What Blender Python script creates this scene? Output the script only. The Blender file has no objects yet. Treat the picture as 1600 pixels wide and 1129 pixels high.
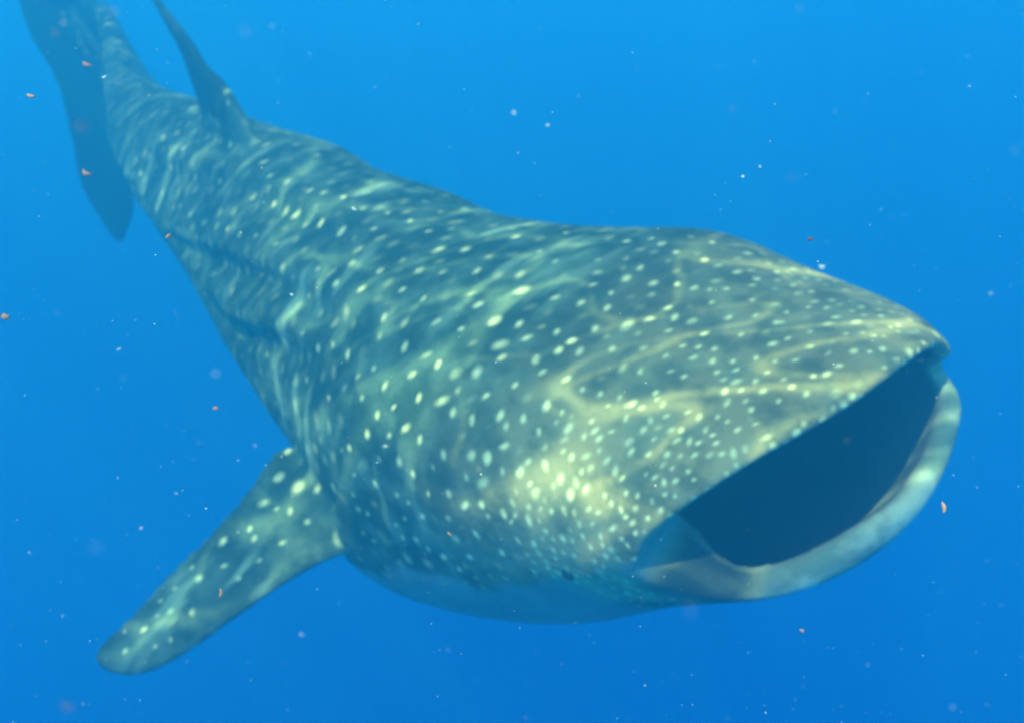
import bpy, bmesh, math, random
import numpy as np
from mathutils import Matrix, Vector

SC = bpy.context.scene
COL = SC.collection

# ------------------------------------------------------------------ camera
cd = bpy.data.cameras.new('camera')
cd.sensor_width = 36.0
cd.lens = 36.0 * 1716.0 / 1600.0
cd.clip_start = 0.02
cd.clip_end = 500.0
cd.dof.use_dof = True
cd.dof.focus_distance = 1.5
cd.dof.aperture_fstop = 4.3
cam = bpy.data.objects.new('camera', cd)
COL.objects.link(cam)
cam.location = (0, 0, -0.9)
cam.rotation_euler = (math.radians(65), 0, 0)
SC.camera = cam

# ------------------------------------------------------------------ light, seen from under the surface
SUN_DIR = Vector((-0.24, -0.42, 0.87)).normalized()      # towards the sun
sun_el = math.asin(SUN_DIR.z)
sun_rot = math.atan2(SUN_DIR.x, SUN_DIR.y)

W = bpy.data.worlds.new('World')
SC.world = W
W.use_nodes = True
nt = W.node_tree
nt.nodes.clear()
def N(t, typ, **kw):
    n = t.nodes.new(typ)
    for k, v in kw.items():
        setattr(n, k, v)
    return n
out = N(nt, 'ShaderNodeOutputWorld')
tc = N(nt, 'ShaderNodeTexCoord')
sep = N(nt, 'ShaderNodeSeparateXYZ')
nt.links.new(tc.outputs['Generated'], sep.inputs[0])
# radiance of open water by direction: deep blue below, lighter towards the surface
mr = N(nt, 'ShaderNodeMapRange')
mr.inputs['From Min'].default_value = -1.0
mr.inputs['From Max'].default_value = 1.0
nt.links.new(sep.outputs['Z'], mr.inputs['Value'])
ramp = N(nt, 'ShaderNodeValToRGB')
nt.links.new(mr.outputs[0], ramp.inputs[0])
cr = ramp.color_ramp
pts = [(0.0, (0.0, 0.025, 0.10)), (0.17, (0.0, 0.045, 0.17)), (0.30, (0.001, 0.09, 0.29)),
       (0.40, (0.004, 0.18, 0.58)), (0.46, (0.007, 0.26, 0.72)), (0.58, (0.02, 0.44, 0.92)), (0.80, (0.05, 0.6, 1.0))]
cr.elements[0].position = pts[0][0]; cr.elements[0].color = (*pts[0][1], 1)
cr.elements[1].position = pts[-1][0]; cr.elements[1].color = (*pts[-1][1], 1)
for p, c in pts[1:-1]:
    e = cr.elements.new(p); e.color = (*c, 1)
bg1 = N(nt, 'ShaderNodeBackground')
bg1.inputs['Strength'].default_value = 1.0
nt.links.new(ramp.outputs[0], bg1.inputs['Color'])
sky = N(nt, 'ShaderNodeTexSky', sky_type='NISHITA')
sky.sun_disc = False
sky.sun_elevation = sun_el
sky.sun_rotation = sun_rot
bg2 = N(nt, 'ShaderNodeBackground')
bg2.inputs['Strength'].default_value = 0.15
nt.links.new(sky.outputs[0], bg2.inputs['Color'])
win = N(nt, 'ShaderNodeMapRange')                 # Snell's window: the sky is seen only above 41 degrees
win.interpolation_type = 'SMOOTHSTEP'
win.inputs['From Min'].default_value = 0.60
win.inputs['From Max'].default_value = 0.74
nt.links.new(sep.outputs['Z'], win.inputs['Value'])
mixw = N(nt, 'ShaderNodeMixShader')
nt.links.new(win.outputs[0], mixw.inputs[0])
nt.links.new(bg1.outputs[0], mixw.inputs[1])
nt.links.new(bg2.outputs[0], mixw.inputs[2])
nt.links.new(mixw.outputs[0], out.inputs['Surface'])

sl = bpy.data.lights.new('sun', 'SUN')
sl.energy = 4.6
sl.angle = math.radians(0.6)
sl.color = (0.86, 1.0, 0.46)
sun = bpy.data.objects.new('sun', sl)
COL.objects.link(sun)
sun.rotation_euler = SUN_DIR.to_track_quat('Z', 'Y').to_euler()

SC.view_settings.view_transform = 'Standard'
SC.view_settings.look = 'None'
SC.view_settings.exposure = 1.92
SC.view_settings.gamma = 1.0
SC.view_settings.use_curve_mapping = False
SC.cycles.volume_bounces = 1
SC.cycles.transparent_max_bounces = 12
SC.cycles.max_bounces = 6
SC.cycles.use_denoising = True
SC.cycles.filter_width = 1.9

# ------------------------------------------------------------------ helpers
def new_mat(name):
    m = bpy.data.materials.new(name)
    m.use_nodes = True
    m.node_tree.nodes.clear()
    return m, m.node_tree

def tag(o, label=None, cat=None, group=None, kind=None):
    if label: o['label'] = label
    if cat: o['category'] = cat
    if group: o['group'] = group
    if kind: o['kind'] = kind
    return o

def mesh_obj(name, V, Fc, mat, parent=None, smooth=True):
    me = bpy.data.meshes.new(name)
    me.from_pydata([tuple(v) for v in V], [], Fc)
    me.update()
    if mat: me.materials.append(mat)
    if smooth:
        me.polygons.foreach_set('use_smooth', [True] * len(me.polygons))
    o = bpy.data.objects.new(name, me)
    COL.objects.link(o)
    if parent: o.parent = parent
    return o

# ------------------------------------------------------------------ the open water
# surface: unseen rippled sheet, a gobo whose patterned tint masks sunlight into a net
m_surf, t = new_mat('caustic_gobo')
o_ = N(t, 'ShaderNodeOutputMaterial')
geo = N(t, 'ShaderNodeNewGeometry')
n1 = N(t, 'ShaderNodeTexNoise'); n1.inputs['Scale'].default_value = 1.3; n1.inputs['Detail'].default_value = 3.0
t.links.new(geo.outputs['Position'], n1.inputs['Vector'])
sub = N(t, 'ShaderNodeVectorMath', operation='SUBTRACT'); sub.inputs[1].default_value = (0.5, 0.5, 0.5)
t.links.new(n1.outputs['Color'], sub.inputs[0])
sc = N(t, 'ShaderNodeVectorMath', operation='SCALE'); sc.inputs['Scale'].default_value = 0.3
t.links.new(sub.outputs[0], sc.inputs[0])
ad = N(t, 'ShaderNodeVectorMath', operation='ADD')
t.links.new(geo.outputs['Position'], ad.inputs[0]); t.links.new(sc.outputs[0], ad.inputs[1])
def net(scale, k, off):
    mp = N(t, 'ShaderNodeMapping'); mp.inputs['Location'].default_value = off
    mp.inputs['Rotation'].default_value = (0, 0, math.radians(-38))
    mp.inputs['Scale'].default_value = (0.6, 1.3, 1)
    t.links.new(ad.outputs[0], mp.inputs[0])
    v1 = N(t, 'ShaderNodeTexNoise', noise_dimensions='2D'); v1.inputs['Scale'].default_value = scale; v1.inputs['Detail'].default_value = 0.15
    t.links.new(mp.outputs[0], v1.inputs['Vector'])
    c1 = N(t, 'ShaderNodeMath', operation='SUBTRACT'); c1.inputs[1].default_value = 0.5
    t.links.new(v1.outputs['Fac'], c1.inputs[0])
    c2 = N(t, 'ShaderNodeMath', operation='ABSOLUTE'); t.links.new(c1.outputs[0], c2.inputs[0])
    wn = N(t, 'ShaderNodeTexNoise'); wn.inputs['Scale'].default_value = scale * 1.1; wn.inputs['Detail'].default_value = 1.0
    t.links.new(mp.outputs[0], wn.inputs['Vector'])
    wm = N(t, 'ShaderNodeMapRange'); wm.inputs['From Min'].default_value = 0.38; wm.inputs['From Max'].default_value = 0.66
    wm.inputs['To Min'].default_value = k * 0.12; wm.inputs['To Max'].default_value = k * 1.5
    t.links.new(wn.outputs['Fac'], wm.inputs['Value'])
    dv = N(t, 'ShaderNodeMath', operation='DIVIDE'); t.links.new(c2.outputs[0], dv.inputs[0]); t.links.new(wm.outputs[0], dv.inputs[1])
    r = N(t, 'ShaderNodeMapRange', interpolation_type='SMOOTHSTEP')
    r.inputs['From Min'].default_value = 1.0; r.inputs['From Max'].default_value = 0.0
    t.links.new(dv.outputs[0], r.inputs['Value'])
    pw = N(t, 'ShaderNodeMath', operation='POWER'); pw.inputs[1].default_value = 2.4
    t.links.new(r.outputs[0], pw.inputs[0])
    return pw.outputs[0]
a = net(1.6, 0.11, (0.9, 1.6, 0)); b = net(3.4, 0.09, (2.3, 1.1, 0))
am = N(t, 'ShaderNodeMath', operation='MULTIPLY'); am.inputs[1].default_value = 0.64; t.links.new(a, am.inputs[0])
bm_ = N(t, 'ShaderNodeMath', operation='MULTIPLY'); bm_.inputs[1].default_value = 0.50; t.links.new(b, bm_.inputs[0])
s1 = N(t, 'ShaderNodeMath', operation='ADD'); t.links.new(am.outputs[0], s1.inputs[0]); t.links.new(bm_.outputs[0], s1.inputs[1])
s2 = N(t, 'ShaderNodeMath', operation='ADD', use_clamp=True); s2.inputs[1].default_value = 0.23; t.links.new(s1.outputs[0], s2.inputs[0])
cmb = N(t, 'ShaderNodeCombineColor')
for i in range(3): t.links.new(s2.outputs[0], cmb.inputs[i])
tr = N(t, 'ShaderNodeBsdfTransparent'); t.links.new(cmb.outputs[0], tr.inputs['Color'])
gl = N(t, 'ShaderNodeBsdfGlossy'); gl.inputs['Roughness'].default_value = 0.15
mx = N(t, 'ShaderNodeMixShader'); mx.inputs[0].default_value = 0.04
t.links.new(tr.outputs[0], mx.inputs[1]); t.links.new(gl.outputs[0], mx.inputs[2])
t.links.new(mx.outputs[0], o_.inputs['Surface'])
n = 90
xs = np.linspace(-40, 40, n)
X, Y = np.meshgrid(xs, xs + 15)
Zs = 0.05 * np.sin(X * 1.3 + 0.7 * Y) + 0.04 * np.sin(2.1 * Y - X * 0.6) + 0.08
V = np.stack([X, Y, Zs], -1).reshape(-1, 3)
Fc = [(i * n + j, i * n + j + 1, (i + 1) * n + j + 1, (i + 1) * n + j) for i in range(n - 1) for j in range(n - 1)]
surf = mesh_obj('water_surface_gobo', V, Fc, m_surf)
tag(surf, kind='structure')

# the water itself: it takes the red out of the light and scatters blue back
m_w, t = new_mat('sea_water')
o_ = N(t, 'ShaderNodeOutputMaterial')
pv = N(t, 'ShaderNodeVolumePrincipled')
pv.inputs['Color'].default_value = (0.06, 0.57, 0.87, 1)
pv.inputs['Absorption Color'].default_value = (0.0, 0.15, 0.99, 1)
pv.inputs['Density'].default_value = 0.15
pv.inputs['Anisotropy'].default_value = 0.58
t.links.new(pv.outputs[0], o_.inputs['Volume'])
bx0, bx1, by0, by1, bz0, bz1 = -16, 16, -4, 24, -9, -0.12
V = [(x, y, z) for z in (bz0, bz1) for y in (by0, by1) for x in (bx0, bx1)]
Fc = [(0, 2, 3, 1), (4, 5, 7, 6), (0, 1, 5, 4), (1, 3, 7, 5), (3, 2, 6, 7), (2, 0, 4, 6)]
haze = mesh_obj('haze', V, Fc, m_w, smooth=False)
tag(haze, kind='stuff')

# ------------------------------------------------------------------ the whale shark
# local axes: x forward, y to its left, z to its back
SHARK_M = Matrix(((0.56271, 0.76431, -0.31495, 0.9), (-0.82536, 0.54079, -0.16226, 2.922),
                  (0.04631, 0.35125, 0.93514, -2.5605), (0, 0, 0, 1)))
K = np.array([
 #x     yc    zc    w    ht   hb   pt   pb  bulge skew droop roll
 (-8.8, 0.66,0.50, .06, .13, .13, 2.0, 2.0, 0,0,0, 0),
 (-8.0, 0.40,0.28, .14, .19, .18, 2.0, 2.0, 0,0,0, 0),
 (-7.2, 0.17,0.13, .22, .25, .27, 1.9, 2.0, 0,0,0, 0),
 (-6.4, 0.02,0.05, .32, .34, .40, 1.8, 2.0, 0,0,0, 6),
 (-5.4,-0.05,0.00, .43, .44, .56, 1.7, 2.0, 0,0,0, 12),
 (-4.4,-0.11,-.12, .49, .58, .60, 1.75, 2.0, 0,0,0, 14),
 (-3.4,-0.18,-.28, .59, .75, .62, 1.85, 2.0, 0,0,0, 14),
 (-2.75,-0.21,-.37, .66, .79, .61, 1.95, 2.0, 0,0,0, 11),
 (-2.3,-0.23,-.44, .71, .84, .64, 2.05, 2.15, 0,0,0, 9),
 (-2.0,-0.24,-.49, .79, .87, .74, 2.15, 2.2, 0,0,0, 8),
 (-1.6,-0.17,-.49, .86, .85, .84, 2.2, 2.2, 0,0,0, 6),
 (-1.0,-0.05,-.32, .83, .65, .85, 2.3, 2.15, .04,.03,0, 2),
 (-0.4, 0.02,-.12, .73, .39, .56, 2.3, 2.0, .14,.08,.03, 0),
 (-0.07,0.03,-.02, .66, .31, .39, 2.2, 1.95, .205,.13,.09, 0),
])
def ring(k, th):
    x, yc, zc, w, ht, hb, pt, pb, b, sk, dr, ro = k
    c, s = np.cos(th), np.sin(th)
    e = 2 / np.where(s > 0, pt, pb)
    y = w * np.sign(c) * np.abs(c) ** e
    z = np.where(s > 0, ht, hb) * np.sign(s) * np.abs(s) ** e - dr * (y / w) ** 2
    Xx = x + b * (1 - (y / w) ** 2) + sk * y
    r = math.radians(ro)
    y, z = y * math.cos(r) + z * math.sin(r), z * math.cos(r) - y * math.sin(r)
    return np.stack([Xx, yc + y, zc + z], -1)
def interp(xs):
    X = K[:, 0]; n = len(X); out = []
    m = np.zeros_like(K)
    for i in range(n):
        a, b = max(i - 1, 0), min(i + 1, n - 1)
        m[i] = (K[b] - K[a]) / (X[b] - X[a])
    for x in xs:
        i = min(max(int(np.searchsorted(X, x)) - 1, 0), n - 2)
        h = X[i + 1] - X[i]; t = (x - X[i]) / h
        r = (2*t**3-3*t*t+1)*K[i] + (t**3-2*t*t+t)*h*m[i] + (-2*t**3+3*t*t)*K[i+1] + (t**3-t*t)*h*m[i+1]
        r[0] = x; out.append(r)
    return np.array(out)

NT = 240
TH = np.linspace(0, 2 * np.pi, NT, endpoint=False)
DEG = np.degrees(TH)
# long keels down the flanks: (x, angle) of each crease, amplitude
KEELS = [
    ([-8.5, -6.5, -4.4, -3.4, -2.8, -2.1, -1.6], [176, 176, 172, 150, 137, 122, 114], [0, .015, .04, .045, .045, .03, 0]),
    ([-6.5, -5.2, -4.05, -3.0, -2.3, -1.85], [200, 192, 178, 164, 144, 132], [0, .025, .045, .05, .035, 0]),
    ([-5.6, -4.4, -3.4, -2.6, -2.0], [140, 136, 118, 106, 100], [0, .02, .025, .02, 0]),
    ([-6.0, -4.4, -3.4, -2.6, -2.0], [212, 208, 200, 190, 184], [0, .03, .035, .03, 0]),
]
def keel(x, deg):
    off = np.zeros_like(deg)
    for xs_, an, am in KEELS:
        if x < xs_[0] or x > xs_[-1]: continue
        a = np.interp(x, xs_, an); A = np.interp(x, xs_, am)
        for ang, sg in ((a, 1), ((180 - a) % 360, -1)):
            d = ((deg - ang + 180) % 360 - 180) * sg      # > 0 is further down the flank
            off += A * np.where(d < 0, np.exp(-(d / 11.0) ** 2), np.exp(-(d / 3.5) ** 2)) - A * 0.7 * np.exp(-((d - 7) / 4.0) ** 2)
    for dg0 in (deg, (180 - deg) % 360):
        w_ = np.exp(-((dg0 - 38) / 26.0) ** 2)
        off += w_ * (.050 * np.exp(-((x + 1.05) / .32) ** 2) - .045 * np.exp(-((x + 1.95) / .30) ** 2))
    # the gill flap stands proud in front of the pectoral fins, with five slits in it
    xg = np.interp(deg, [120, 145, 162, 192, 225], [-1.75, -1.47, -1.51, -1.78, -2.0])
    mask = np.clip((deg - 128) / 22, 0, 1) * np.clip((232 - deg) / 22, 0, 1)
    dg = (180 - deg) % 360
    xg2 = np.interp(dg, [120, 145, 162, 192, 225], [-1.75, -1.47, -1.51, -1.78, -2.0])
    mask2 = np.clip((dg - 128) / 22, 0, 1) * np.clip((232 - dg) / 22, 0, 1)
    for g, mk in ((xg, mask), (xg2, mask2)):
        u = x - g
        off += mk * np.where(u > 0, .055 * np.exp(-u / .45) * np.clip(u / .04, 0, 1), -.03 * np.exp(-(u / .35) ** 2) * np.clip(-u / .04, 0, 1))
        for q in range(5):
            off -= mk * .012 * np.exp(-((u - .10 - .11 * q) / .016) ** 2) * np.clip((205 - (deg if mk is mask else dg)) / 15, 0, 1)
    return off

xs_body = np.concatenate([np.linspace(K[0, 0], -3.0, 90), np.linspace(-2.97, K[-1, 0], 170)])
rings = []
for k in interp(xs_body):
    R = ring(k, TH)
    cen = np.array([k[0], k[1], k[2]])
    d = R - cen; d[:, 0] = 0
    ln = np.linalg.norm(d, axis=1, keepdims=True)
    R = R + d / ln * keel(k[0], DEG)[:, None]
    rings.append(R)
nouter = len(rings)
# lips and mouth
kr = interp([K[-1, 0]])[0]
rim = rings[-1]
cen = np.array([kr[0], kr[1], kr[2] - 0.06])
c_, s_ = np.cos(TH), np.sin(TH)
notch = np.exp(-((((DEG - 0) + 180) % 360 - 180 + 6) / 10.0) ** 2) + .25 * np.exp(-((DEG - 186) / 12.0) ** 2)
for q_ in range(14):
    rings[nouter - 1 - q_][:, 0] -= .09 * notch * (1 - q_ / 14) ** 2
th_w = np.where(s_ < 0, 0.03 + 0.125 * np.abs(s_) ** 0.9, 0.06)
th_w = th_w + 0.20 * (.5 + .5 * np.cos(np.clip((DEG - 182) / 48.0, -1, 1) * np.pi)) + 0.03 * np.exp(-(((DEG + 10) % 360) / 17.0) ** 2)
din = cen - rim; din[:, 0] = 0
dl = np.linalg.norm(din, axis=1, keepdims=True)
din = din / dl
for q_ in range(20):      # the lower jaw tucks in under the cheek at the near corner, and at the far one
    rings[nouter - 1 - q_] = rings[nouter - 1 - q_] + din * ((.05 * np.exp(-((DEG - 203) / 24.0) ** 2)) * (1 - q_ / 20) ** 1.5)[:, None]
for q_ in range(9):       # the upper lip rolls over softly
    rings[nouter - 1 - q_] = rings[nouter - 1 - q_] + din * (.032 * np.clip(s_ * 2.2 + .3, 0, 1) * (1 - q_ / 9) ** 2)[:, None]
rim = rings[nouter - 1]
def smo(a, k=6):
    for _ in range(k):
        a = (np.roll(a, 1, 0) + 2 * a + np.roll(a, -1, 0)) / 4
    return a
din = smo(din, 12)
for f, fx in ((0.12, .020), (0.35, .034), (0.65, .034), (0.88, .020), (1.0, -.005)):
    R = rim + din * (th_w * f)[:, None]
    cheek = np.exp(-((DEG - 180) / 30.0) ** 2)
    R[:, 0] += fx * (1 + 0.4 * (s_ < 0)) * (1 - cheek) - .07 * f * cheek
    rings.append(R)
lipend = len(rings)
inner0 = rings[-1].copy()
for q, (xx, scl) in enumerate([(-.16, .92), (-.32, .92), (-.55, .90), (-.85, .84), (-1.15, .76), (-1.4, .58), (-1.55, .34), (-1.6, .1)]):
    k = interp([xx])[0].copy()
    k[5] = min(k[5], 0.85)
    R = ring(k, TH)
    cc = np.array([0, k[1], k[2] - 0.05])
    R[:, 1:] = cc[1:] + (R[:, 1:] - cc[1:]) * scl
    up_ = R[:, 2] > k[2]
    R[up_, 2] = k[2] + (R[up_, 2] - k[2]) * .84
    wgt = [0.8, 0.95, 1, 1, 1, 1, 1, 1][q]
    wgt = wgt * (1 - [1.0, .95, .75, .45, .15, 0, 0, 0][q] * (.5 + .5 * np.cos(np.clip((DEG - 182) / 62.0, -1, 1) * np.pi)))[:, None]
    base = inner0.copy(); base[:, 1:] = base[:, 1:] * (1 - .06 * q) + R.mean(0)[1:] * .06 * q; base[:, 0] += (xx - K[-1, 0])
    R = R * wgt + base * (1 - wgt)
    rings.append(R)
ctrl = rings[lipend - 1:]
rings = rings[:lipend]
for i in range(len(ctrl) - 1):
    p0, p1, p2, p3 = ctrl[max(i - 1, 0)], ctrl[i], ctrl[i + 1], ctrl[min(i + 2, len(ctrl) - 1)]
    for u in np.linspace(0, 1, 8)[1:]:
        rings.append(.5 * (2 * p1 + (p2 - p0) * u + (2 * p0 - 5 * p1 + 4 * p2 - p3) * u * u + (3 * p1 - p0 - 3 * p2 + p3) * u ** 3))
nr = len(rings)
V = np.concatenate(rings + [np.array([[rings[0][:, 0].mean() - .05, rings[0][:, 1].mean(), rings[0][:, 2].mean()]]),
                            rings[-1].mean(0, keepdims=True)])
Fc = []
for i in range(nr - 1):
    for j in range(NT):
        j2 = (j + 1) % NT
        Fc.append((i * NT + j, i * NT + j2, (i + 1) * NT + j2, (i + 1) * NT + j))
c0, c1 = nr * NT, nr * NT + 1
for j in range(NT):
    j2 = (j + 1) % NT
    Fc.append((c0, j2, j)); Fc.append((c1, (nr - 1) * NT + j, (nr - 1) * NT + j2))
LOFT_V = V.copy()
lab = np.zeros((len(V), 4))        # cheek fold, painted shade on its lower part, lip, mouth lining
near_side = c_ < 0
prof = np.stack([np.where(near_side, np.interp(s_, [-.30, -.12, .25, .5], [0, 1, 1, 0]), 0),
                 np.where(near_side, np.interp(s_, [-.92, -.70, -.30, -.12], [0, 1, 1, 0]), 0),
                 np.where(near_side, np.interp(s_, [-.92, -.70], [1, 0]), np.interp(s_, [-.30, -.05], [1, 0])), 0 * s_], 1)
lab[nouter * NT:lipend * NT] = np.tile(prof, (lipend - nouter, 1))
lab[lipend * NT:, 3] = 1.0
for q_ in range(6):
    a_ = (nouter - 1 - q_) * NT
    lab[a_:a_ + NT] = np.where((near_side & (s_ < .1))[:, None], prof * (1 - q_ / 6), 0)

allV = [V]; allF = list(Fc); base = len(V)
def fin(lead, trail, thick, normal, sub=6):
    """lofted blade: lead/trail are matching 3D polylines from root to tip"""
    global base
    lead = np.array(lead, float); trail = np.array(trail, float); thick = np.array(thick, float)
    m = len(lead); tt = np.linspace(0, m - 1, (m - 1) * sub + 1)
    def sm(P):
        P = np.array([np.interp(tt, range(m), P[:, i]) for i in range(P.shape[1])]).T
        for _ in range(sub):
            Q = P.copy(); Q[1:-1] = (P[:-2] + 2 * P[1:-1] + P[2:]) / 4; P = Q
        return P
    lead, trail, thick = sm(lead), sm(trail), sm(thick[:, None])[:, 0]
    nrm = np.array(normal, float); nrm /= np.linalg.norm(nrm)
    A = np.linspace(0, 2 * np.pi, 36, endpoint=False)
    cs = 0.5 - 0.5 * np.cos(A)                       # 0 at leading edge, 1 at trailing edge
    hh = np.sin(A) * (1.15 - 0.75 * cs) * 0.5
    rr = []
    for l, r, th in zip(lead, trail, thick):
        P = l[None] + (r - l)[None] * cs[:, None] + nrm[None] * (hh * th)[:, None]
        rr.append(P)
    q = len(rr); V = np.concatenate(rr + [rr[0].mean(0)[None], rr[-1].mean(0)[None]])
    F_ = []
    for i in range(q - 1):
        for j in range(36):
            j2 = (j + 1) % 36
            F_.append((i * 36 + j, (i + 1) * 36 + j, (i + 1) * 36 + j2, i * 36 + j2))
    for j in range(36):
        j2 = (j + 1) % 36
        F_.append((q * 36, j, j2)); F_.append((q * 36 + 1, (q - 1) * 36 + j2, (q - 1) * 36 + j))
    allV.append(V)
    allF.extend([tuple(base + k for k in f) for f in F_])
    base += len(V)

PL = [[-1.538, -0.98, -0.597], [-1.644, -1.072, -0.561], [-1.696, -1.181, -0.556], [-1.749, -1.371, -0.568], [-1.789, -1.587, -0.593], [-1.823, -1.805, -0.62], [-1.865, -1.952, -0.629], [-1.92, -2.043, -0.619], [-1.994, -2.108, -0.594], [-2.061, -2.127, -0.563]]
PT = [[-1.78, -0.756, -0.422], [-1.995, -0.893, -0.338], [-2.195, -1.008, -0.257], [-2.136, -1.221, -0.333], [-2.113, -1.464, -0.396], [-2.121, -1.7, -0.442], [-2.103, -1.911, -0.495], [-2.108, -2.027, -0.517], [-2.109, -2.084, -0.529], [-2.088, -2.119, -0.547]]
fin(PL, PT, [.17, .16, .14, .12, .11, .10, .085, .075, .06, .04], (.458, -.183, .87))
# the left pectoral fin hangs down and back on the far side
rot = Matrix.Rotation(math.radians(-62), 3, 'X')
def mir(P):
    o = []
    piv = Vector((-1.9, 0.55, -0.75))
    for p in P:
        q = Vector((p[0] - 0.05, -p[1] - 0.45, p[2] - 0.05)) - Vector((-1.9, 0.55, -0.75)) + Vector((0, 0.0, 0))
        q = rot @ q
        o.append(tuple(q + piv))
    return o
fin(mir(PL), mir(PT), [.17, .16, .14, .12, .11, .10, .085, .075, .06, .04], rot @ Vector((.458, .183, .87)))
fin([[-3.582, -0.12, 0.348], [-3.702, -0.064, 0.575], [-3.938, -0.017, 0.768], [-4.186, -0.007, 0.811], [-4.284, 0.022, 0.929], [-4.593, 0.059, 1.077], [-4.755, 0.079, 1.159]], [[-5.11, -0.205, -0.0], [-4.5, -0.114, 0.371], [-4.448, -0.069, 0.557], [-4.485, -0.031, 0.71], [-4.534, 0.005, 0.86], [-4.698, 0.041, 1.007], [-4.862, 0.076, 1.147]], [.17, .12, .10, .085, .07, .055, .04], (0, .971, -.238))
fin([[-7.707, -0.423, -1.041], [-7.86, -0.235, -0.971], [-7.956, -0.124, -0.89], [-8.129, 0.046, -0.557], [-8.303, 0.216, -0.223], [-8.501, 0.422, 0.092], [-8.66, 0.569, 0.441], [-8.796, 0.664, 0.932], [-8.971, 0.757, 1.743], [-9.31, 1.018, 2.824]], [[-7.665, -0.488, -0.977], [-7.683, -0.504, -0.735], [-7.717, -0.501, -0.494], [-7.841, -0.387, -0.207], [-7.994, -0.236, 0.078], [-8.106, -0.139, 0.372], [-8.134, -0.159, 0.71], [-8.24, -0.07, 0.997], [-8.521, 0.18, 1.693], [-9.142, 0.808, 2.773]], [.045, .05, .06, .07, .08, .10, .13, .13, .09, .05], (.789, .607, .101))
fin([[-5.345, 0.016, 0.254], [-5.657, 0.025, 0.346], [-5.857, 0.043, 0.519]], [[-6.087, -0.001, 0.093], [-6.128, 0.014, 0.234], [-5.977, 0.041, 0.505]], [.10, .07, .045], (0, .98, -.1))
# small paired pelvic fins and the anal fin under the tail
fin([(-5.0, -.2, -.40), (-5.1, -.30, -.55), (-5.3, -.38, -.72)], [(-5.35, -.15, -.36), (-5.42, -.26, -.52), (-5.45, -.35, -.72)], [.08, .06, .04], (.1, -.9, .4))
fin([(-5.0, .1, -.40), (-5.1, .2, -.55), (-5.3, .28, -.72)], [(-5.35, .05, -.36), (-5.42, .16, -.52), (-5.45, .25, -.72)], [.08, .06, .04], (.1, .9, .4))
fin([(-6.5, .02, -.18), (-6.65, .03, -.36), (-6.85, .05, -.5)], [(-6.8, .08, -.1), (-6.88, .08, -.32), (-6.95, .09, -.5)], [.07, .05, .035], (0, 1, 0))

V = np.concatenate(allV)
me = bpy.data.meshes.new('whale_shark_raw')
me.from_pydata(V.tolist(), [], allF)
me.update()
raw = bpy.data.objects.new('whale_shark_raw', me)
COL.objects.link(raw)
VOX = 0.014
md = raw.modifiers.new('weld_skin', 'REMESH'); md.mode = 'VOXEL'; md.voxel_size = VOX
sm_ = raw.modifiers.new('soften', 'SMOOTH'); sm_.factor = 0.5; sm_.iterations = 7
sb = raw.modifiers.new('refine', 'SUBSURF'); sb.levels = 1; sb.render_levels = 1
dg = bpy.context.evaluated_depsgraph_get()
me2 = bpy.data.meshes.new_from_object(raw.evaluated_get(dg))
bpy.data.objects.remove(raw)
me2.name = 'whale_shark'
nv = len(me2.vertices)
co = np.empty(nv * 3, np.float32); me2.vertices.foreach_get('co', co); co = co.reshape(-1, 3).astype(np.float64)

# inside / lip / skin labels from the nearest point of the loft
from mathutils.kdtree import KDTree
front = np.where(LOFT_V[:, 0] > -1.9)[0][::2]
kd = KDTree(len(front))
for i in front: kd.insert(LOFT_V[i], int(i))
kd.balance()
labs = np.zeros((nv, 4))
sel = np.where(co[:, 0] > -1.75)[0]
for i in sel:
    near_ = kd.find_n(co[i], 4)
    ws = [1 / (n_[2] + .004) for n_ in near_]
    labs[i] = sum(lab[n_[1]] * w_ for n_, w_ in zip(near_, ws)) / sum(ws)
inner = labs.max(1)
# colour layout of the hide
def sstep(a, b, x):
    t = np.clip((x - a) / (b - a), 0, 1); return t * t * (3 - 2 * t)
rng = np.random.default_rng(4)
crease = np.interp(co[:, 0], [-8, -6, -5, -4, -3, -2.2, -1.7, -.95, -.25, .1], [-.02, -.10, -.2, -.32, -.42, -.55, -.60, -.47, -.22, -.17])
wob = 0.03 * np.sin(co[:, 0] * 9) + 0.02 * np.sin(co[:, 0] * 23 + 1)
belly = sstep(0.03, -0.05, co[:, 2] - crease - wob)
belly *= 1 - sstep(-.90, -1.0, co[:, 1]) * sstep(-.70, -.64, co[:, 2]) * sstep(-1.35, -1.55, co[:, 0])
belly[co[:, 1] < -1.15] = 0
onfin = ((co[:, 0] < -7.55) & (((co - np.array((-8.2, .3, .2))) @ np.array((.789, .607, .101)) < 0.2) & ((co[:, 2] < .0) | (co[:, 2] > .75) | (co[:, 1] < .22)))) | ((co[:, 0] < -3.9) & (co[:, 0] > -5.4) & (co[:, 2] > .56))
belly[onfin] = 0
snout = sstep(-1.15, -0.35, co[:, 0]) * sstep(.50, .1, co[:, 2]) * sstep(-.20, -.10, co[:, 2] - crease)
belly *= 1 - sstep(-.55, -.25, co[:, 0]) * sstep(-.25, -.40, co[:, 1])
spot = np.zeros(nv)
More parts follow.
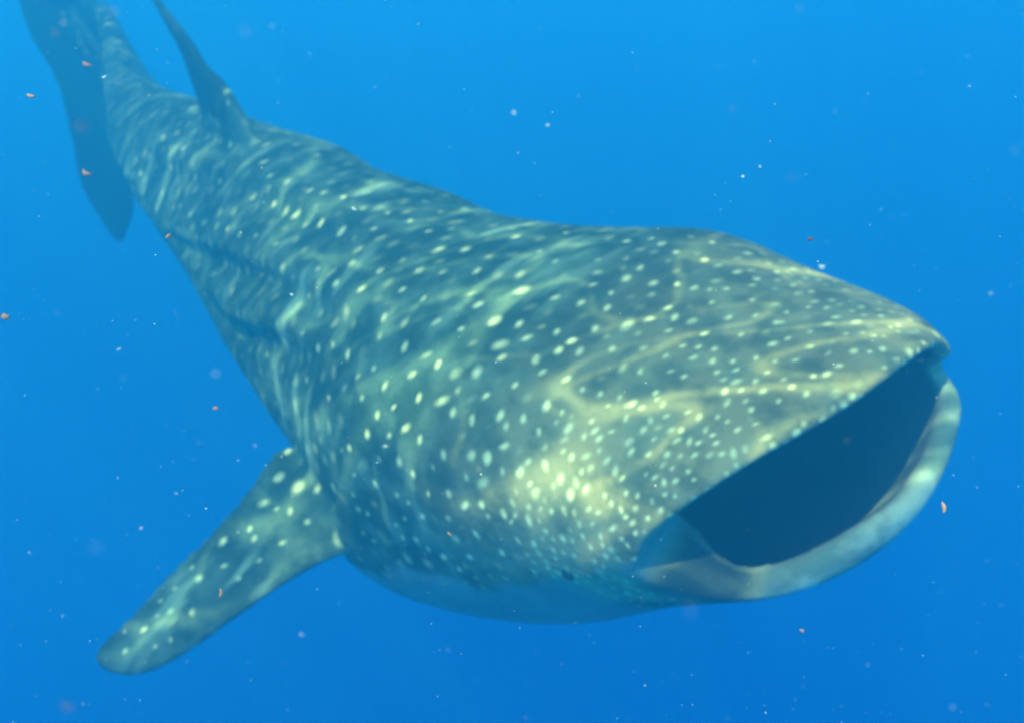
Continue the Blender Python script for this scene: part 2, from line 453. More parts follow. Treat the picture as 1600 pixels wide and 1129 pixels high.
SPOTS = [(-3.876,-0.158,0.454,0.0118), (-3.358,-0.182,0.460,0.0145), (-3.159,-0.235,0.450,0.0105), (-2.990,-0.217,0.443,0.0125), (-2.776,-0.202,0.430,0.0110),
 (-2.983,-0.330,0.382,0.0102), (-2.738,-0.331,0.377,0.0153), (-2.482,-0.314,0.387,0.0146), (-2.286,-0.307,0.390,0.0161), (-2.680,-0.177,0.424,0.0108),
 (-2.339,-0.155,0.404,0.0092), (-2.539,-0.148,0.414,0.0095), (-2.130,-0.223,0.391,0.0089), (-3.237,-0.534,0.296,0.0094), (-3.061,-0.534,0.308,0.0092),
 (-2.892,-0.506,0.329,0.0089), (-2.658,-0.497,0.341,0.0086), (-1.996,-0.519,0.336,0.0114), (-1.829,-0.481,0.338,0.0120), (-1.828,-0.380,0.361,0.0092),
 (-1.624,-0.398,0.345,0.0098), (-1.594,-0.524,0.304,0.0114), (-2.193,-0.591,0.257,0.0079), (-2.181,-0.505,0.347,0.0078), (-2.353,-0.576,0.293,0.0071),
 (-2.621,-0.604,0.224,0.0075), (-2.930,-0.614,0.176,0.0079), (-2.734,-0.608,0.211,0.0076), (-1.698,-0.157,0.364,0.0165), (-1.594,-0.098,0.356,0.0135),
 (-1.537,-0.248,0.359,0.0106), (-1.483,-0.385,0.341,0.0087), (-1.316,-0.440,0.323,0.0117), (-1.406,-0.171,0.355,0.0121), (-1.219,-0.301,0.341,0.0116),
 (-1.128,-0.157,0.343,0.0165), (-1.083,-0.323,0.331,0.0153), (-0.985,-0.287,0.326,0.0111), (-0.969,-0.387,0.311,0.0157), (-0.906,-0.315,0.315,0.0117),
 (-0.920,-0.420,0.298,0.0101), (-0.961,-0.511,0.281,0.0155), (-1.138,-0.564,0.282,0.0104), (-1.364,-0.575,0.281,0.0134), (-1.695,-0.692,0.197,0.0126),
 (-1.949,-0.722,0.156,0.0104), (-1.842,-0.688,0.190,0.0083), (-2.327,-0.750,0.070,0.0092), (-2.093,-0.717,0.177,0.0068), (-2.535,-0.804,-0.049,0.0075),
 (-1.455,-0.691,0.225,0.0077), (-1.225,-0.639,0.254,0.0098), (-0.803,-0.361,0.292,0.0107), (-0.744,-0.383,0.277,0.0090), (-2.216,0.086,0.328,0.0103),
 (-2.053,0.063,0.327,0.0070), (-2.060,0.178,0.275,0.0121), (-1.506,0.084,0.328,0.0127), (-1.297,0.051,0.336,0.0069), (-1.180,-0.415,0.323,0.0073),
 (-1.887,-0.090,0.362,0.0086), (-2.052,-0.086,0.369,0.0079), (-1.520,-0.742,0.196,0.0069), (-1.982,-0.818,0.042,0.0067), (-2.200,-0.110,0.387,0.0080),
 (-0.831,-0.235,0.314,0.0085), (-0.760,-0.292,0.298,0.0099), (-0.693,-0.254,0.294,0.0105), (-0.607,-0.184,0.290,0.0082), (-0.649,-0.357,0.267,0.0096),
 (-0.572,-0.355,0.255,0.0058), (-0.505,-0.335,0.251,0.0072), (-0.438,-0.311,0.248,0.0064), (-0.644,-0.463,0.233,0.0110), (-0.523,-0.475,0.203,0.0123),
 (-0.611,-0.534,0.192,0.0080), (-0.402,-0.447,0.197,0.0092), (-0.389,-0.312,0.242,0.0099), (-0.795,-0.469,0.263,0.0076), (-0.689,-0.535,0.211,0.0081),
 (-0.979,-0.120,0.334,0.0104), (-0.873,-0.086,0.325,0.0103), (-0.772,-0.053,0.315,0.0093), (-0.918,0.009,0.327,0.0081), (-0.825,0.010,0.319,0.0063),
 (-0.846,0.103,0.316,0.0129), (-0.860,0.176,0.310,0.0106), (-0.746,0.134,0.305,0.0103), (-0.675,0.179,0.294,0.0071), (-0.613,0.198,0.286,0.0102),
 (-0.524,0.263,0.269,0.0070), (-0.564,0.224,0.278,0.0055), (-0.946,0.356,0.280,0.0119), (-0.929,0.477,0.241,0.0069), (-0.848,0.339,0.280,0.0075),
 (-0.730,0.362,0.265,0.0098), (-0.665,0.364,0.259,0.0081), (-0.587,0.374,0.249,0.0112), (-0.480,0.338,0.250,0.0071), (-0.696,0.529,0.201,0.0101),
 (-0.838,0.499,0.228,0.0077), (-1.073,0.295,0.295,0.0095), (-1.018,0.368,0.277,0.0077), (-1.370,0.230,0.294,0.0090), (-1.034,0.129,0.324,0.0067),
 (-1.175,0.036,0.337,0.0068), (-0.599,0.065,0.295,0.0092), (-0.541,0.043,0.290,0.0106), (-0.479,0.062,0.284,0.0105), (-0.603,-0.010,0.297,0.0099),
 (-0.644,-0.078,0.301,0.0152), (-0.726,-0.148,0.308,0.0092), (-0.753,-0.235,0.304,0.0099), (-0.519,-0.123,0.285,0.0081), (-0.428,-0.106,0.277,0.0066),
 (-0.416,-0.046,0.279,0.0073), (-0.369,-0.022,0.275,0.0066), (-0.318,0.000,0.273,0.0065), (-0.395,0.142,0.273,0.0090), (-0.501,0.172,0.279,0.0069),
 (-0.333,0.199,0.265,0.0067), (-0.250,0.207,0.260,0.0074), (-0.268,0.272,0.252,0.0060), (-0.239,0.215,0.259,0.0059), (-0.124,0.222,0.260,0.0065),
 (-0.193,0.373,0.228,0.0083), (-0.315,0.435,0.212,0.0078), (-0.408,0.265,0.260,0.0061), (-0.177,0.113,0.268,0.0086), (-0.157,0.157,0.266,0.0065),
 (-0.063,0.154,0.270,0.0071), (-0.173,0.033,0.270,0.0064), (-0.224,-0.013,0.269,0.0064), (-0.185,-0.039,0.269,0.0070), (-0.347,-0.068,0.273,0.0087),
 (-0.282,-0.047,0.270,0.0079), (-0.232,-0.076,0.267,0.0063), (-0.189,-0.090,0.266,0.0063), (-0.144,-0.079,0.268,0.0097), (-0.311,-0.142,0.265,0.0071),
 (-0.092,-0.052,0.272,0.0069), (-0.022,-0.009,0.277,0.0055), (0.043,0.049,0.275,0.0055), (0.072,-0.020,0.270,0.0074), (0.021,-0.023,0.276,0.0068),
 (-0.040,-0.077,0.274,0.0082), (-0.105,-0.102,0.269,0.0062), (-0.149,-0.131,0.264,0.0090), (-0.107,-0.161,0.263,0.0089), (-0.059,-0.132,0.268,0.0061),
 (-0.021,-0.149,0.265,0.0067), (0.026,-0.084,0.270,0.0054), (-0.292,-0.259,0.246,0.0077), (-0.346,-0.303,0.240,0.0063), (-0.344,-0.237,0.254,0.0064),
 (-0.323,-0.253,0.249,0.0056), (-0.251,-0.285,0.238,0.0069), (-0.196,-0.244,0.246,0.0055), (-0.148,-0.243,0.247,0.0082), (-0.095,-0.215,0.254,0.0061),
 (-0.055,-0.216,0.254,0.0054), (-0.010,-0.222,0.248,0.0066), (0.023,-0.180,0.254,0.0053), (-0.096,-0.268,0.242,0.0061), (-0.064,-0.272,0.240,0.0053),
 (-0.285,-0.356,0.219,0.0090), (-0.201,-0.317,0.228,0.0075), (-0.168,-0.304,0.232,0.0068), (-0.117,-0.322,0.226,0.0074), (-0.088,-0.312,0.228,0.0060),
 (-0.039,-0.286,0.232,0.0060), (-0.230,-0.365,0.213,0.0055), (-0.452,-0.202,0.270,0.0080), (-0.509,-0.017,0.287,0.0067), (-0.400,0.035,0.278,0.0074),
 (-0.296,0.097,0.270,0.0066), (-0.089,-0.006,0.274,0.0048), (-0.106,0.047,0.273,0.0049), (-0.365,-0.149,0.268,0.0057), (-0.054,0.080,0.275,0.0056),
 (0.067,0.079,0.272,0.0089), (-0.465,-0.420,0.217,0.0057), (-0.579,-0.449,0.225,0.0058), (-1.756,-0.824,0.047,0.0074), (-1.427,-0.789,0.165,0.0068),
 (-1.331,-0.719,0.212,0.0100), (-1.287,-0.802,0.155,0.0091), (-1.108,-0.785,0.161,0.0104), (-1.218,-0.756,0.189,0.0073), (-1.117,-0.689,0.227,0.0096),
 (-1.306,-0.865,0.100,0.0100), (-1.180,-0.828,0.126,0.0065), (-1.022,-0.781,0.146,0.0094), (-1.011,-0.652,0.234,0.0141), (-0.942,-0.659,0.215,0.0100),
 (-0.859,-0.636,0.206,0.0099), (-0.772,-0.571,0.215,0.0120), (-0.731,-0.584,0.196,0.0089), (-0.863,-0.552,0.247,0.0084), (-0.703,-0.631,0.158,0.0097),
 (-0.910,-0.763,0.121,0.0100), (-0.802,-0.711,0.128,0.0106), (-0.741,-0.684,0.127,0.0135), (-0.736,-0.738,0.060,0.0136), (-0.802,-0.759,0.067,0.0076),
 (-1.101,-0.860,0.062,0.0105), (-1.219,-0.892,0.043,0.0066), (-1.033,-0.855,0.039,0.0072), (-1.251,-0.937,-0.064,0.0084), (-1.139,-0.913,-0.076,0.0074),
 (-1.082,-0.902,-0.091,0.0066), (-0.972,-0.853,-0.025,0.0072), (-0.871,-0.816,-0.001,0.0094), (-0.810,-0.804,-0.031,0.0116), (-0.738,-0.773,-0.014,0.0091),
 (-0.672,-0.682,0.101,0.0074), (-0.611,-0.651,0.110,0.0117), (-0.528,-0.662,0.068,0.0116), (-0.646,-0.747,-0.024,0.0105), (-0.543,-0.714,-0.017,0.0111),
 (-1.033,-0.893,-0.142,0.0082), (-1.137,-0.928,-0.183,0.0067), (-1.214,-0.950,-0.245,0.0069), (-1.202,-0.953,-0.303,0.0078), (-1.134,-0.927,-0.295,0.0085),
 (-1.088,-0.914,-0.326,0.0094), (-0.902,-0.857,-0.205,0.0113), (-0.790,-0.818,-0.148,0.0118), (-0.715,-0.777,-0.050,0.0069), (-0.899,-0.850,-0.108,0.0072),
 (-0.881,-0.847,-0.294,0.0106), (-0.705,-0.791,-0.207,0.0102), (-0.606,-0.756,-0.115,0.0083), (-0.535,-0.734,-0.109,0.0105), (-1.027,-0.893,-0.349,0.0101),
 (-0.978,-0.874,-0.401,0.0093), (-1.384,-0.963,-0.069,0.0061), (-1.415,-0.995,-0.161,0.0070), (-1.413,-1.004,-0.232,0.0071), (-1.358,-0.993,-0.234,0.0070),
 (-1.451,-1.026,-0.368,0.0064), (-1.397,-1.013,-0.391,0.0063), (-0.763,-0.797,-0.372,0.0073), (-0.598,-0.750,-0.269,0.0078), (-1.411,-0.923,0.025,0.0069),
 (-1.606,-0.911,-0.093,0.0063), (-0.455,-0.533,0.160,0.0078), (-0.455,-0.594,0.115,0.0100), (-0.531,-0.594,0.134,0.0101), (-0.401,-0.609,0.088,0.0120),
 (-0.353,-0.573,0.110,0.0091), (-0.334,-0.484,0.168,0.0091), (-0.274,-0.430,0.189,0.0090), (-0.250,-0.498,0.150,0.0069), (-0.282,-0.559,0.109,0.0062),
 (-0.395,-0.547,0.139,0.0063), (-0.456,-0.667,0.031,0.0065), (-0.370,-0.634,0.048,0.0064), (-0.320,-0.607,0.069,0.0063), (-0.344,-0.646,0.019,0.0071),
 (-0.297,-0.625,0.035,0.0063), (-0.224,-0.602,0.039,0.0083), (-0.210,-0.560,0.091,0.0068), (-0.166,-0.562,0.064,0.0068), (-0.155,-0.571,0.035,0.0055),
 (-0.190,-0.565,0.076,0.0055), (-0.377,-0.665,-0.005,0.0050), (-0.474,-0.703,-0.039,0.0066), (-0.408,-0.687,-0.044,0.0087), (-0.446,-0.702,-0.062,0.0058),
 (-0.370,-0.677,-0.042,0.0065), (-0.329,-0.656,-0.011,0.0064), (-0.261,-0.632,0.005,0.0070), (-0.255,-0.640,-0.022,0.0063), (-0.301,-0.659,-0.044,0.0064),
 (-0.229,-0.633,-0.034,0.0084), (-0.176,-0.600,-0.008,0.0062), (-0.212,-0.630,-0.063,0.0070), (-0.301,-0.664,-0.104,0.0072), (-0.276,-0.653,-0.119,0.0065),
 (-0.377,-0.687,-0.104,0.0058), (-0.419,-0.700,-0.106,0.0066), (-0.462,-0.714,-0.149,0.0074), (-0.436,-0.703,-0.187,0.0052), (-0.361,-0.669,-0.201,0.0067),
 (-0.193,-0.601,0.013,0.0055), (-0.515,-0.730,-0.183,0.0060), (-0.249,-0.564,0.098,0.0055), (-0.214,-0.523,0.127,0.0055), (-0.176,-0.511,0.129,0.0061),
 (-0.215,-0.409,0.195,0.0072), (-0.154,-0.382,0.204,0.0077), (-0.075,-0.346,0.212,0.0065), (-0.113,-0.369,0.207,0.0053), (-0.149,-0.450,0.168,0.0065),
 (-0.116,-0.446,0.163,0.0065), (-0.086,-0.425,0.168,0.0065), (-0.066,-0.388,0.187,0.0047), (-0.114,-0.406,0.188,0.0047), (-0.127,-0.498,0.122,0.0053),
 (-0.097,-0.497,0.101,0.0059), (-0.099,-0.466,0.140,0.0047), (-0.126,-0.530,0.079,0.0048), (-0.131,-0.553,0.036,0.0048), (-0.040,-0.393,0.173,0.0035),
 (-0.182,-0.457,0.169,0.0048), (-0.071,-0.452,0.136,0.0041), (-0.026,0.270,0.255,0.0057), (0.039,0.314,0.241,0.0052), (0.005,0.305,0.246,0.0040),
 (0.026,0.400,0.212,0.0047), (-0.082,0.482,0.186,0.0085), (-0.041,0.533,0.151,0.0061), (0.003,0.512,0.155,0.0060), (0.055,0.209,0.262,0.0090),
 (0.088,0.237,0.252,0.0050), (0.071,0.127,0.269,0.0072), (-0.123,0.408,0.217,0.0054), (0.058,0.398,0.206,0.0041), (0.058,0.336,0.231,0.0040),
 (-0.074,0.405,0.218,0.0054), (-0.184,0.420,0.214,0.0055), (-2.122,-1.010,-0.281,0.0101), (-1.945,-1.072,-0.346,0.0178), (-1.874,-1.021,-0.363,0.0117),
 (-1.728,-0.988,-0.302,0.0133), (-2.013,-1.224,-0.358,0.0199), (-1.891,-1.165,-0.387,0.0127), (-1.945,-1.198,-0.374,0.0089), (-1.805,-1.139,-0.421,0.0136),
 (-1.973,-1.334,-0.398,0.0119), (-1.924,-1.341,-0.417,0.0138), (-2.025,-1.448,-0.407,0.0170), (-1.822,-1.266,-0.446,0.0127), (-1.842,-1.382,-0.464,0.0098),
 (-1.935,-1.503,-0.449,0.0129), (-1.854,-1.490,-0.483,0.0108), (-2.045,-1.609,-0.436,0.0091), (-1.978,-1.611,-0.457,0.0150), (-2.031,-1.713,-0.462,0.0111),
 (-1.965,-1.777,-0.498,0.0130), (-1.893,-1.711,-0.514,0.0119), (-2.038,-1.787,-0.477,0.0091), (-1.994,-1.902,-0.516,0.0151), (-1.985,-2.005,-0.542,0.0121),
 (-1.906,-1.901,-0.554,0.0090), (-1.879,-1.837,-0.553,0.0079), (-1.994,-1.828,-0.499,0.0070), (-2.049,-1.111,-0.318,0.0140), (-3.705,-0.344,0.365,0.0089),
 (-4.882,-0.256,0.382,0.0135), (-5.000,-0.364,0.286,0.0153), (-5.060,-0.453,0.202,0.0123), (-4.537,-0.367,0.305,0.0129), (-4.454,-0.270,0.389,0.0128),
 (-4.559,-0.486,0.188,0.0115), (-4.151,-0.512,0.203,0.0095), (-3.899,-0.530,0.221,0.0105), (-3.610,-0.544,0.249,0.0113), (-3.857,-0.070,0.664,0.0091),
 (-5.654,-0.172,0.382,0.0099)]
R_ = random.Random(11)
order = np.argsort(co[:, 0]); cx = co[order, 0]
def stamp(p, r, s=1.0):
    i0, i1 = np.searchsorted(cx, [p[0] - 1.4 * r, p[0] + 1.4 * r])
    m = order[i0:i1]
    q = co[m] - np.array(p)
    e1 = R_.uniform(1.05, 1.5); tw = R_.uniform(-.35, .35); ph = R_.uniform(0, 6.28)
    q[:, 0] = (q[:, 0] + tw * (q[:, 1] + q[:, 2])) * e1                    # taller than long, a little slanted
    d = np.sqrt(q[:, 0] ** 2 + .8 * q[:, 1] ** 2 + .8 * q[:, 2] ** 2)
    d = d * (1 + .16 * np.sin(ph + 70 * (q[:, 0] + q[:, 1]) / (r / .02)) * np.cos(ph * 2 + 60 * q[:, 2] / (r / .02)))
    spot[m] = np.maximum(spot[m], s * (1 - sstep(0.25 * r, 1.4 * r, d)))
for x, y, z, r in SPOTS:
    stamp((x, y, z), r * (1.1 if y < -1.12 else 1.65), 0.7 + 0.3 * R_.random())
# the other flank and the gaps get spots of the same kind
cand = rng.choice(nv, 26000, replace=False)
kept = [np.array(s[:3]) for s in SPOTS]
K3 = np.array(kept) if kept else np.zeros((0, 3))
extra = []
for i in cand:
    p = co[i]
    if belly[i] > 0.4 or inner[i] > 0.2 or onfin[i] or len(extra) > 2200 or p[1] < -1.12: continue
    fine_ = p[0] > -.62 and p[2] < .24
    near = 0.085 if p[0] < -1.0 else (0.033 if fine_ else 0.060)
    if len(K3) and (((K3 - p) ** 2).sum(1) < near ** 2).any(): continue
    if extra and ((np.array(extra) - p) ** 2).sum(1).min() < near ** 2: continue
    extra.append(p)
for p in extra:
    fine_ = p[0] > -.62 and p[2] < .24
    r = (0.020 if p[0] < -1.0 else (.0105 if fine_ else 0.014)) * (0.7 + 0.6 * R_.random())
    stamp(p, r * 1.15, (0.4 + .5 * R_.random()) if fine_ else 0.10 + 0.42 * R_.random() ** 1.6)
spot *= 1 - sstep(.05, .4, inner)
for nm, arr in (('spot', spot), ('shaded_fin', onfin.astype(float)), ('belly', belly), ('cheek', labs[:, 0]), ('jaw_fold_shade', labs[:, 1]), ('lip', labs[:, 2]), ('throat', labs[:, 3]), ('snout', snout)):
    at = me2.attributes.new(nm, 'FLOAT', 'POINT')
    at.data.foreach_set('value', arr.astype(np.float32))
me2.polygons.foreach_set('use_smooth', [True] * len(me2.polygons))

m_sk, t = new_mat('spotted_hide')
o_ = N(t, 'ShaderNodeOutputMaterial')
bs = N(t, 'ShaderNodeBsdfPrincipled')
t.links.new(bs.outputs[0], o_.inputs['Surface'])
tc = N(t, 'ShaderNodeTexCoord')
def attr(nm):
    a = N(t, 'ShaderNodeAttribute'); a.attribute_name = nm; return a.outputs['Fac']
def mix(f, a, b):
    m = N(t, 'ShaderNodeMix', data_type='RGBA')
    if isinstance(f, float): m.inputs[0].default_value = f
    else: t.links.new(f, m.inputs[0])
    for v, k in ((a, 6), (b, 7)):
        if isinstance(v, tuple): m.inputs[k].default_value = (*v, 1)
        else: t.links.new(v, m.inputs[k])
    return m.outputs[2]
def mth(op, a, b=None, clamp=False):
    m = N(t, 'ShaderNodeMath', operation=op, use_clamp=clamp)
    for v, k in ((a, 0), (b, 1)):
        if v is None: continue
        if isinstance(v, (float, int)): m.inputs[k].default_value = v
        else: t.links.new(v, m.inputs[k])
    return m.outputs[0]
def noise(scale, det=3, rough=.55, vec=None):
    n = N(t, 'ShaderNodeTexNoise'); n.inputs['Scale'].default_value = scale
    n.inputs['Detail'].default_value = det; n.inputs['Roughness'].default_value = rough
    t.links.new(vec or tc.outputs['Object'], n.inputs['Vector'])
    return n
def rng_(v, a, b, c=0.0, d=1.0):
    m = N(t, 'ShaderNodeMapRange', interpolation_type='SMOOTHSTEP')
    for k, q in zip(('From Min', 'From Max', 'To Min', 'To Max'), (a, b, c, d)): m.inputs[k].default_value = q
    t.links.new(v, m.inputs['Value']); return m.outputs[0]
mott = noise(5.0, 5, .6)
dark = mix(rng_(mott.outputs['Fac'], .40, .70), (.032, .062, .045), (.115, .170, .118))
# faint pale stripes running round the body, broken up
mp = N(t, 'ShaderNodeMapping'); mp.inputs['Scale'].default_value = (1.0, 0.22, 0.22)
t.links.new(tc.outputs['Object'], mp.inputs[0])
st = noise(9.0, 2.5, .5, mp.outputs[0])
brk = noise(2.2, 2, .5)
sep2 = N(t, 'ShaderNodeSeparateXYZ'); t.links.new(tc.outputs['Object'], sep2.inputs[0])
bars = mth('MULTIPLY', rng_(st.outputs['Fac'], .53, .66), rng_(brk.outputs['Fac'], .38, .6))
bars = mth('MULTIPLY', bars, rng_(sep2.outputs['X'], -.5, -1.8, .15, .75))
base_c = mix(bars, dark, (.34, .43, .29))
base_c = mix(attr('shaded_fin'), base_c, (.020, .033, .038))  # tail and dorsal fins: dark hide, with their shade put into the colour
base_c = mix(mth('MULTIPLY', mth('MULTIPLY', attr('snout'), rng_(noise(7, 4).outputs['Fac'], .36, .6, .35, 1.0)), .95), base_c, (.42, .34, .17))
sp = mth('MULTIPLY', attr('spot'), rng_(noise(55, 3).outputs['Fac'], .3, .55, .55, 1.0))
base_c = mix(sp, base_c, (.95, .90, .48))
bel = mix(rng_(mott.outputs['Fac'], .3, .7), (.17, .20, .20), (.26, .30, .28))
base_c = mix(attr('belly'), base_c, bel)
base_c = mix(attr('cheek'), base_c, (.20, .26, .24))
base_c = mix(attr('jaw_fold_shade'), base_c, (.030, .048, .050))  # near jaw corner coloured dark to stand in for shade
base_c = mix(attr('lip'), base_c, mix(rng_(noise(4, 3).outputs['Fac'], .4, .62), (.15, .22, .18), (.48, .54, .43)))
base_c = mix(attr('throat'), base_c, (.17, .20, .19))
t.links.new(base_c, bs.inputs['Base Color'])
bs.inputs['Roughness'].default_value = 0.62
bs.inputs['Specular IOR Level'].default_value = 0.12
bp = N(t, 'ShaderNodeBump'); bp.inputs['Strength'].default_value = 0.35; bp.inputs['Distance'].default_value = 0.02
t.links.new(noise(28, 4).outputs['Fac'], bp.inputs['Height'])
t.links.new(bp.outputs[0], bs.inputs['Normal'])
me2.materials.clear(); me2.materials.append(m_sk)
shark = bpy.data.objects.new('whale_shark', me2)
COL.objects.link(shark)
shark.matrix_world = SHARK_M
tag(shark, 'huge spotted blue-grey whale shark swimming with its wide mouth open', 'whale shark')
# eyes, low behind the corners of the mouth
m_eye, t = new_mat('dark_eye')
o_ = N(t, 'ShaderNodeOutputMaterial'); b_ = N(t, 'ShaderNodeBsdfPrincipled')
b_.inputs['Base Color'].default_value = (.012, .014, .016, 1); b_.inputs['Roughness'].default_value = .25
t.links.new(b_.outputs[0], o_.inputs['Surface'])
shark_kd = KDTree(len(sel[::5]))
for i in sel[::5]:
    if inner[i] == 0: shark_kd.insert(co[i], int(i))
shark_kd.balance()
def blob(name, mat, sx, sy, sz, seed, parent=None, bend=0.0, rough=0.12, sub=2):
    bm = bmesh.new()
    bmesh.ops.create_icosphere(bm, subdivisions=sub, radius=1.0)
    r = random.Random(seed)
    ph = [r.uniform(0, 6.28) for _ in range(6)]
    for v in bm.verts:
        p = v.co.copy()
        k = 1 + rough * math.sin(3 * p.x + ph[0]) * math.cos(2.4 * p.y + ph[1]) + rough * .7 * math.sin(5 * p.z + ph[2])
        v.co = Vector((p.x * sx * k, p.y * sy * k, p.z * sz * k))
        v.co.y += bend * (v.co.x / sx) ** 2 * sx
    me = bpy.data.meshes.new(name); bm.to_mesh(me); bm.free()
    me.materials.append(mat)
    me.polygons.foreach_set('use_smooth', [True] * len(me.polygons))
    o = bpy.data.objects.new(name, me); COL.objects.link(o)
    if parent: o.parent = parent
    return o
for sgn in (-1, 1):
    p, _, _ = shark_kd.find((-.42, sgn * .80, -.24))
    e = blob('eye', m_eye, .026, .018, .026, 3, shark, rough=0.0)
    e.location = Vector(p) + Vector((0, -.004 * sgn, 0))

# ------------------------------------------------------------------ drifting plankton and marine snow
def matte(name, c, tr=0.35, clear=0.0):
    m, t = new_mat(name)
    o_ = N(t, 'ShaderNodeOutputMaterial'); d = N(t, 'ShaderNodeBsdfDiffuse'); l = N(t, 'ShaderNodeBsdfTranslucent')
    n = N(t, 'ShaderNodeTexNoise'); n.inputs['Scale'].default_value = 700.0
    tc = N(t, 'ShaderNodeTexCoord'); t.links.new(tc.outputs['Object'], n.inputs['Vector'])
    mxc = N(t, 'ShaderNodeMix', data_type='RGBA'); t.links.new(n.outputs['Fac'], mxc.inputs[0])
    mxc.inputs[6].default_value = (*[q * .8 for q in c], 1); mxc.inputs[7].default_value = (*[min(1, q * 1.1) for q in c], 1)
    m_ = N(t, 'ShaderNodeMixShader'); m_.inputs[0].default_value = tr
    t.links.new(mxc.outputs[2], d.inputs['Color']); t.links.new(mxc.outputs[2], l.inputs['Color'])
    t.links.new(d.outputs[0], m_.inputs[1]); t.links.new(l.outputs[0], m_.inputs[2]); 
    cl = N(t, 'ShaderNodeMixShader'); cl.inputs[0].default_value = clear; tb = N(t, 'ShaderNodeBsdfTransparent')
    t.links.new(m_.outputs[0], cl.inputs[1]); t.links.new(tb.outputs[0], cl.inputs[2]); t.links.new(cl.outputs[0], o_.inputs['Surface'])
    return m
MO = matte('orange_plankton', (.90, .42, .22)); MP = matte('pink_plankton', (.85, .40, .34)); MW = matte('pale_plankton', (.9, .85, .74)); MR = matte('brown_plankton', (.55, .13, .07))
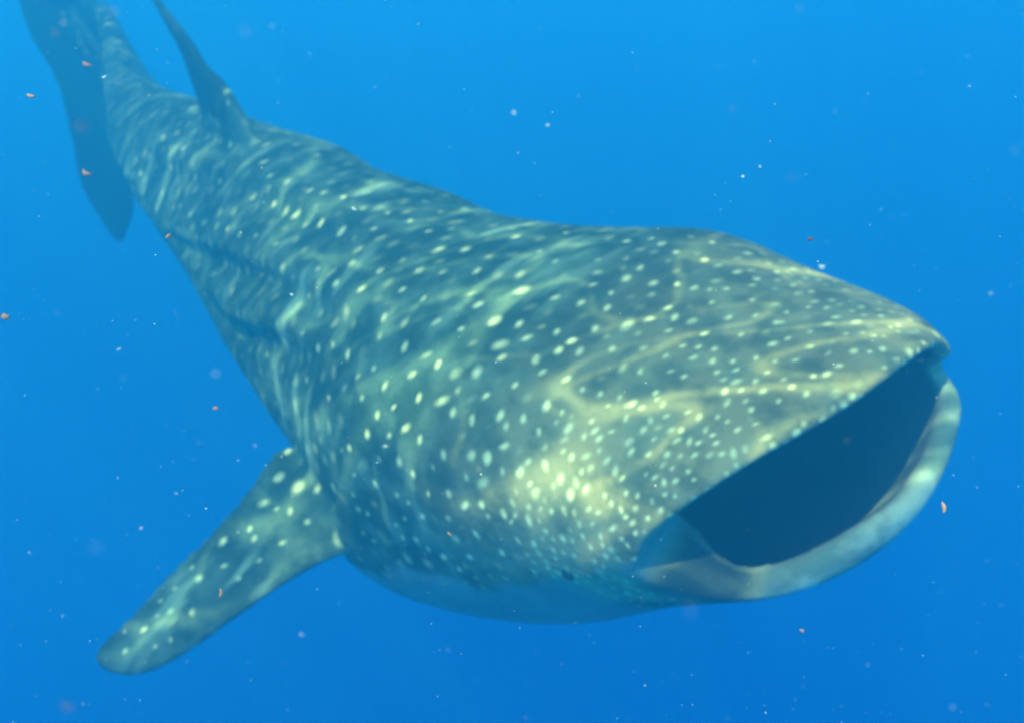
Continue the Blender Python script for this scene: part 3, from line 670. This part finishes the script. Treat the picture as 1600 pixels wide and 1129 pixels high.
# world position, half length, half width (metres), tilt, material, label
FLECKS = [
    (-0.6573, 1.5122, -1.2063, 0.00743, 0.0035, -20, 'o', 'small orange plankton fleck in the open water left of the tail fin'),
    (-0.5568, 1.5233, -1.1826, 0.00393, 0.00262, 20, 'w', 'tiny yellowish fleck over the upper part of the tail fin'),
    (-0.4263, 1.1222, -1.0962, 0.00449, 0.00256, -20, 'p', 'pinkish fleck over the dark upper part of the tail fin'),
    (-0.2497, 0.6195, -0.9912, 0.0021, 0.00157, -30, 'R', 'faint blurred reddish fleck near the top left at the tail fin'),
    (-0.1994, 0.5725, -0.9737, 0.00264, 0.00168, -25, 'P', 'large blurred pink fleck at the top edge beside the tail'),
    (-0.4269, 1.0762, -1.1949, 0.00545, 0.00321, -30, 'p', 'pink fleck over the lower lobe of the tail fin'),
    (-0.1964, 0.4983, -1.0145, 0.00284, 0.00219, 0, 'R', 'big faint reddish blur over the middle of the tail fin'),
    (-0.5538, 1.1078, -1.3637, 0.00559, 0.00455, -20, 'o', 'orange-pink fleck at the far left edge of the picture'),
    (-0.3724, 0.8324, -1.2445, 0.00236, 0.00177, 0, 'P', 'faint pink fleck in blue water right of the one at the left edge'),
    (-0.4381, 1.3359, -1.3478, 0.00571, 0.00326, 35, 'o', 'orange fleck at the lower edge of the tail end of the shark'),
    (-0.2015, 1.3507, -1.3161, 0.00449, 0.00286, -30, 'w', 'small pale yellow fleck over the upper flank of the shark'),
    (-0.3007, 1.3977, -1.4519, 0.0035, 0.00306, 0, 'w', 'bright white speck over the middle of the flank'),
    (-0.3508, 1.1547, -1.4999, 0.00417, 0.00341, 0, 'p', 'small round pink fleck in blue water above the pectoral fin'),
    (-0.1995, 0.6124, -1.243, 0.00214, 0.00184, 0, 'P', 'blurred pink fleck below the small round one, above the pectoral fin'),
    (-0.1705, 0.3756, -1.1592, 0.00236, 0.00236, 0, 'W', 'pale round blur in the water left of the pectoral fin'),
    (-0.3969, 1.2259, -1.8203, 0.00656, 0.00262, 85, 'o', 'upright orange and white fleck over the middle of the pectoral fin'),
    (-0.2228, 0.4254, -1.2892, 0.00409, 0.0024, -15, 'R', 'large brownish red blur near the bottom left corner'),
    (0.5909, 1.2754, -1.7142, 0.0083, 0.0035, 97, 'o', 'bright orange upright fleck right of the lower jaw'),
    (0.3696, 1.1238, -1.8026, 0.00367, 0.00367, 0, 'p', 'small pinkish white fleck in the water below the lower jaw'),
    (0.0734, 0.3651, -1.1818, 0.00393, 0.00197, 90, 'P', 'tall pale blur just under the corner of the lower jaw'),
    (0.1407, 0.7024, -1.05, 0.00275, 0.00199, 90, 'P', 'pale pink blur in the open water above the head'),
    (0.157, 0.6251, -0.9791, 0.00315, 0.00157, 90, 'P', 'pale upright blur at the top edge right of centre'),
    (0.3802, 1.3345, -1.3508, 0.00367, 0.00326, 0, 'r', 'tiny red fleck above the snout'),
    (0.2821, 0.9424, -1.2452, 0.00291, 0.00262, 0, 'w', 'small pale fleck just below the tiny red one above the snout'),
    (-0.0524, 0.716, -1.494, 0.00275, 0.00197, 90, 'W', 'pale fleck in the water under the belly'),
    (-0.0857, 1.2599, -1.7474, 0.00437, 0.00219, -40, 'o', 'tiny slanted orange fleck over the lower side of the head'),
    (-0.1215, 0.5165, -0.9754, 0.0024, 0.00219, 0, 'P', 'faint pink blur at the top beside the dorsal fin'),
    (-0.1748, 0.8282, -1.0169, 0.00245, 0.00192, 0, 'W', 'pale fleck to the right of the dorsal fin tip'),
    (0.1531, 0.5861, -1.0628, 0.0021, 0.00184, 0, 'P', 'very faint pink blur in open water between the top edge and the snout'),
    (0.0115, 0.6923, -1.5449, 0.00236, 0.00157, 90, 'P', 'small pink fleck at the bottom edge under the belly')]
MATS = {'o': MO, 'p': MP, 'w': MW, 'r': MR}
# jelly-like bits that are nearly clear
MATS['P'] = matte('clear_pink_jelly', (.85, .50, .45), .5, .94); MATS['W'] = matte('clear_pale_jelly', (.9, .85, .8), .5, .94); MATS['R'] = matte('clear_brown_jelly', (.60, .25, .16), .5, .82)
for i, (x, y, z, l, w, tilt, mk, label) in enumerate(FLECKS):
    o = blob('plankton_fleck', MATS[mk], l * .85, w * .75, w * .75, i + 1, bend=.35, rough=.2)
    o.location = (x, y, z)
    o.rotation_euler = (math.radians(65), 0, 0)
    o.rotation_euler = (Matrix.Rotation(math.radians(65), 4, 'X') @ Matrix.Rotation(math.radians(tilt), 4, 'Z')).to_euler()
    tag(o, label, 'plankton', 'plankton flecks drifting in the water')

r = random.Random(21)
V, Fc = [], []
oct_v = [(1, 0, 0), (-1, 0, 0), (0, 1, 0), (0, -1, 0), (0, 0, 1), (0, 0, -1)]
oct_f = [(0, 2, 4), (2, 1, 4), (1, 3, 4), (3, 0, 4), (2, 0, 5), (1, 2, 5), (3, 1, 5), (0, 3, 5)]
for k in range(6500):
    y = 0.5 + 5.5 * r.random() ** 0.8
    hw = 0.55 * y + .5
    p = Vector((r.uniform(-hw, hw), y, r.uniform(-0.95 - 0.95 * y, -0.5 - .05 * y)))
    s = 0.0004 + 0.0010 * r.random() ** 5
    a = Matrix.Rotation(r.uniform(0, 6.28), 3, 'Z') @ Matrix.Rotation(r.uniform(0, 6.28), 3, 'X')
    st_ = 1 + 2.2 * r.random() ** 3
    b0 = len(V)
    for v in oct_v:
        q = a @ Vector((v[0] * s * st_, v[1] * s, v[2] * s)) + p
        V.append(tuple(q))
    Fc += [tuple(b0 + j for j in f) for f in oct_f]
snow = mesh_obj('marine_snow', V, Fc, MW)
tag(snow, kind='stuff')
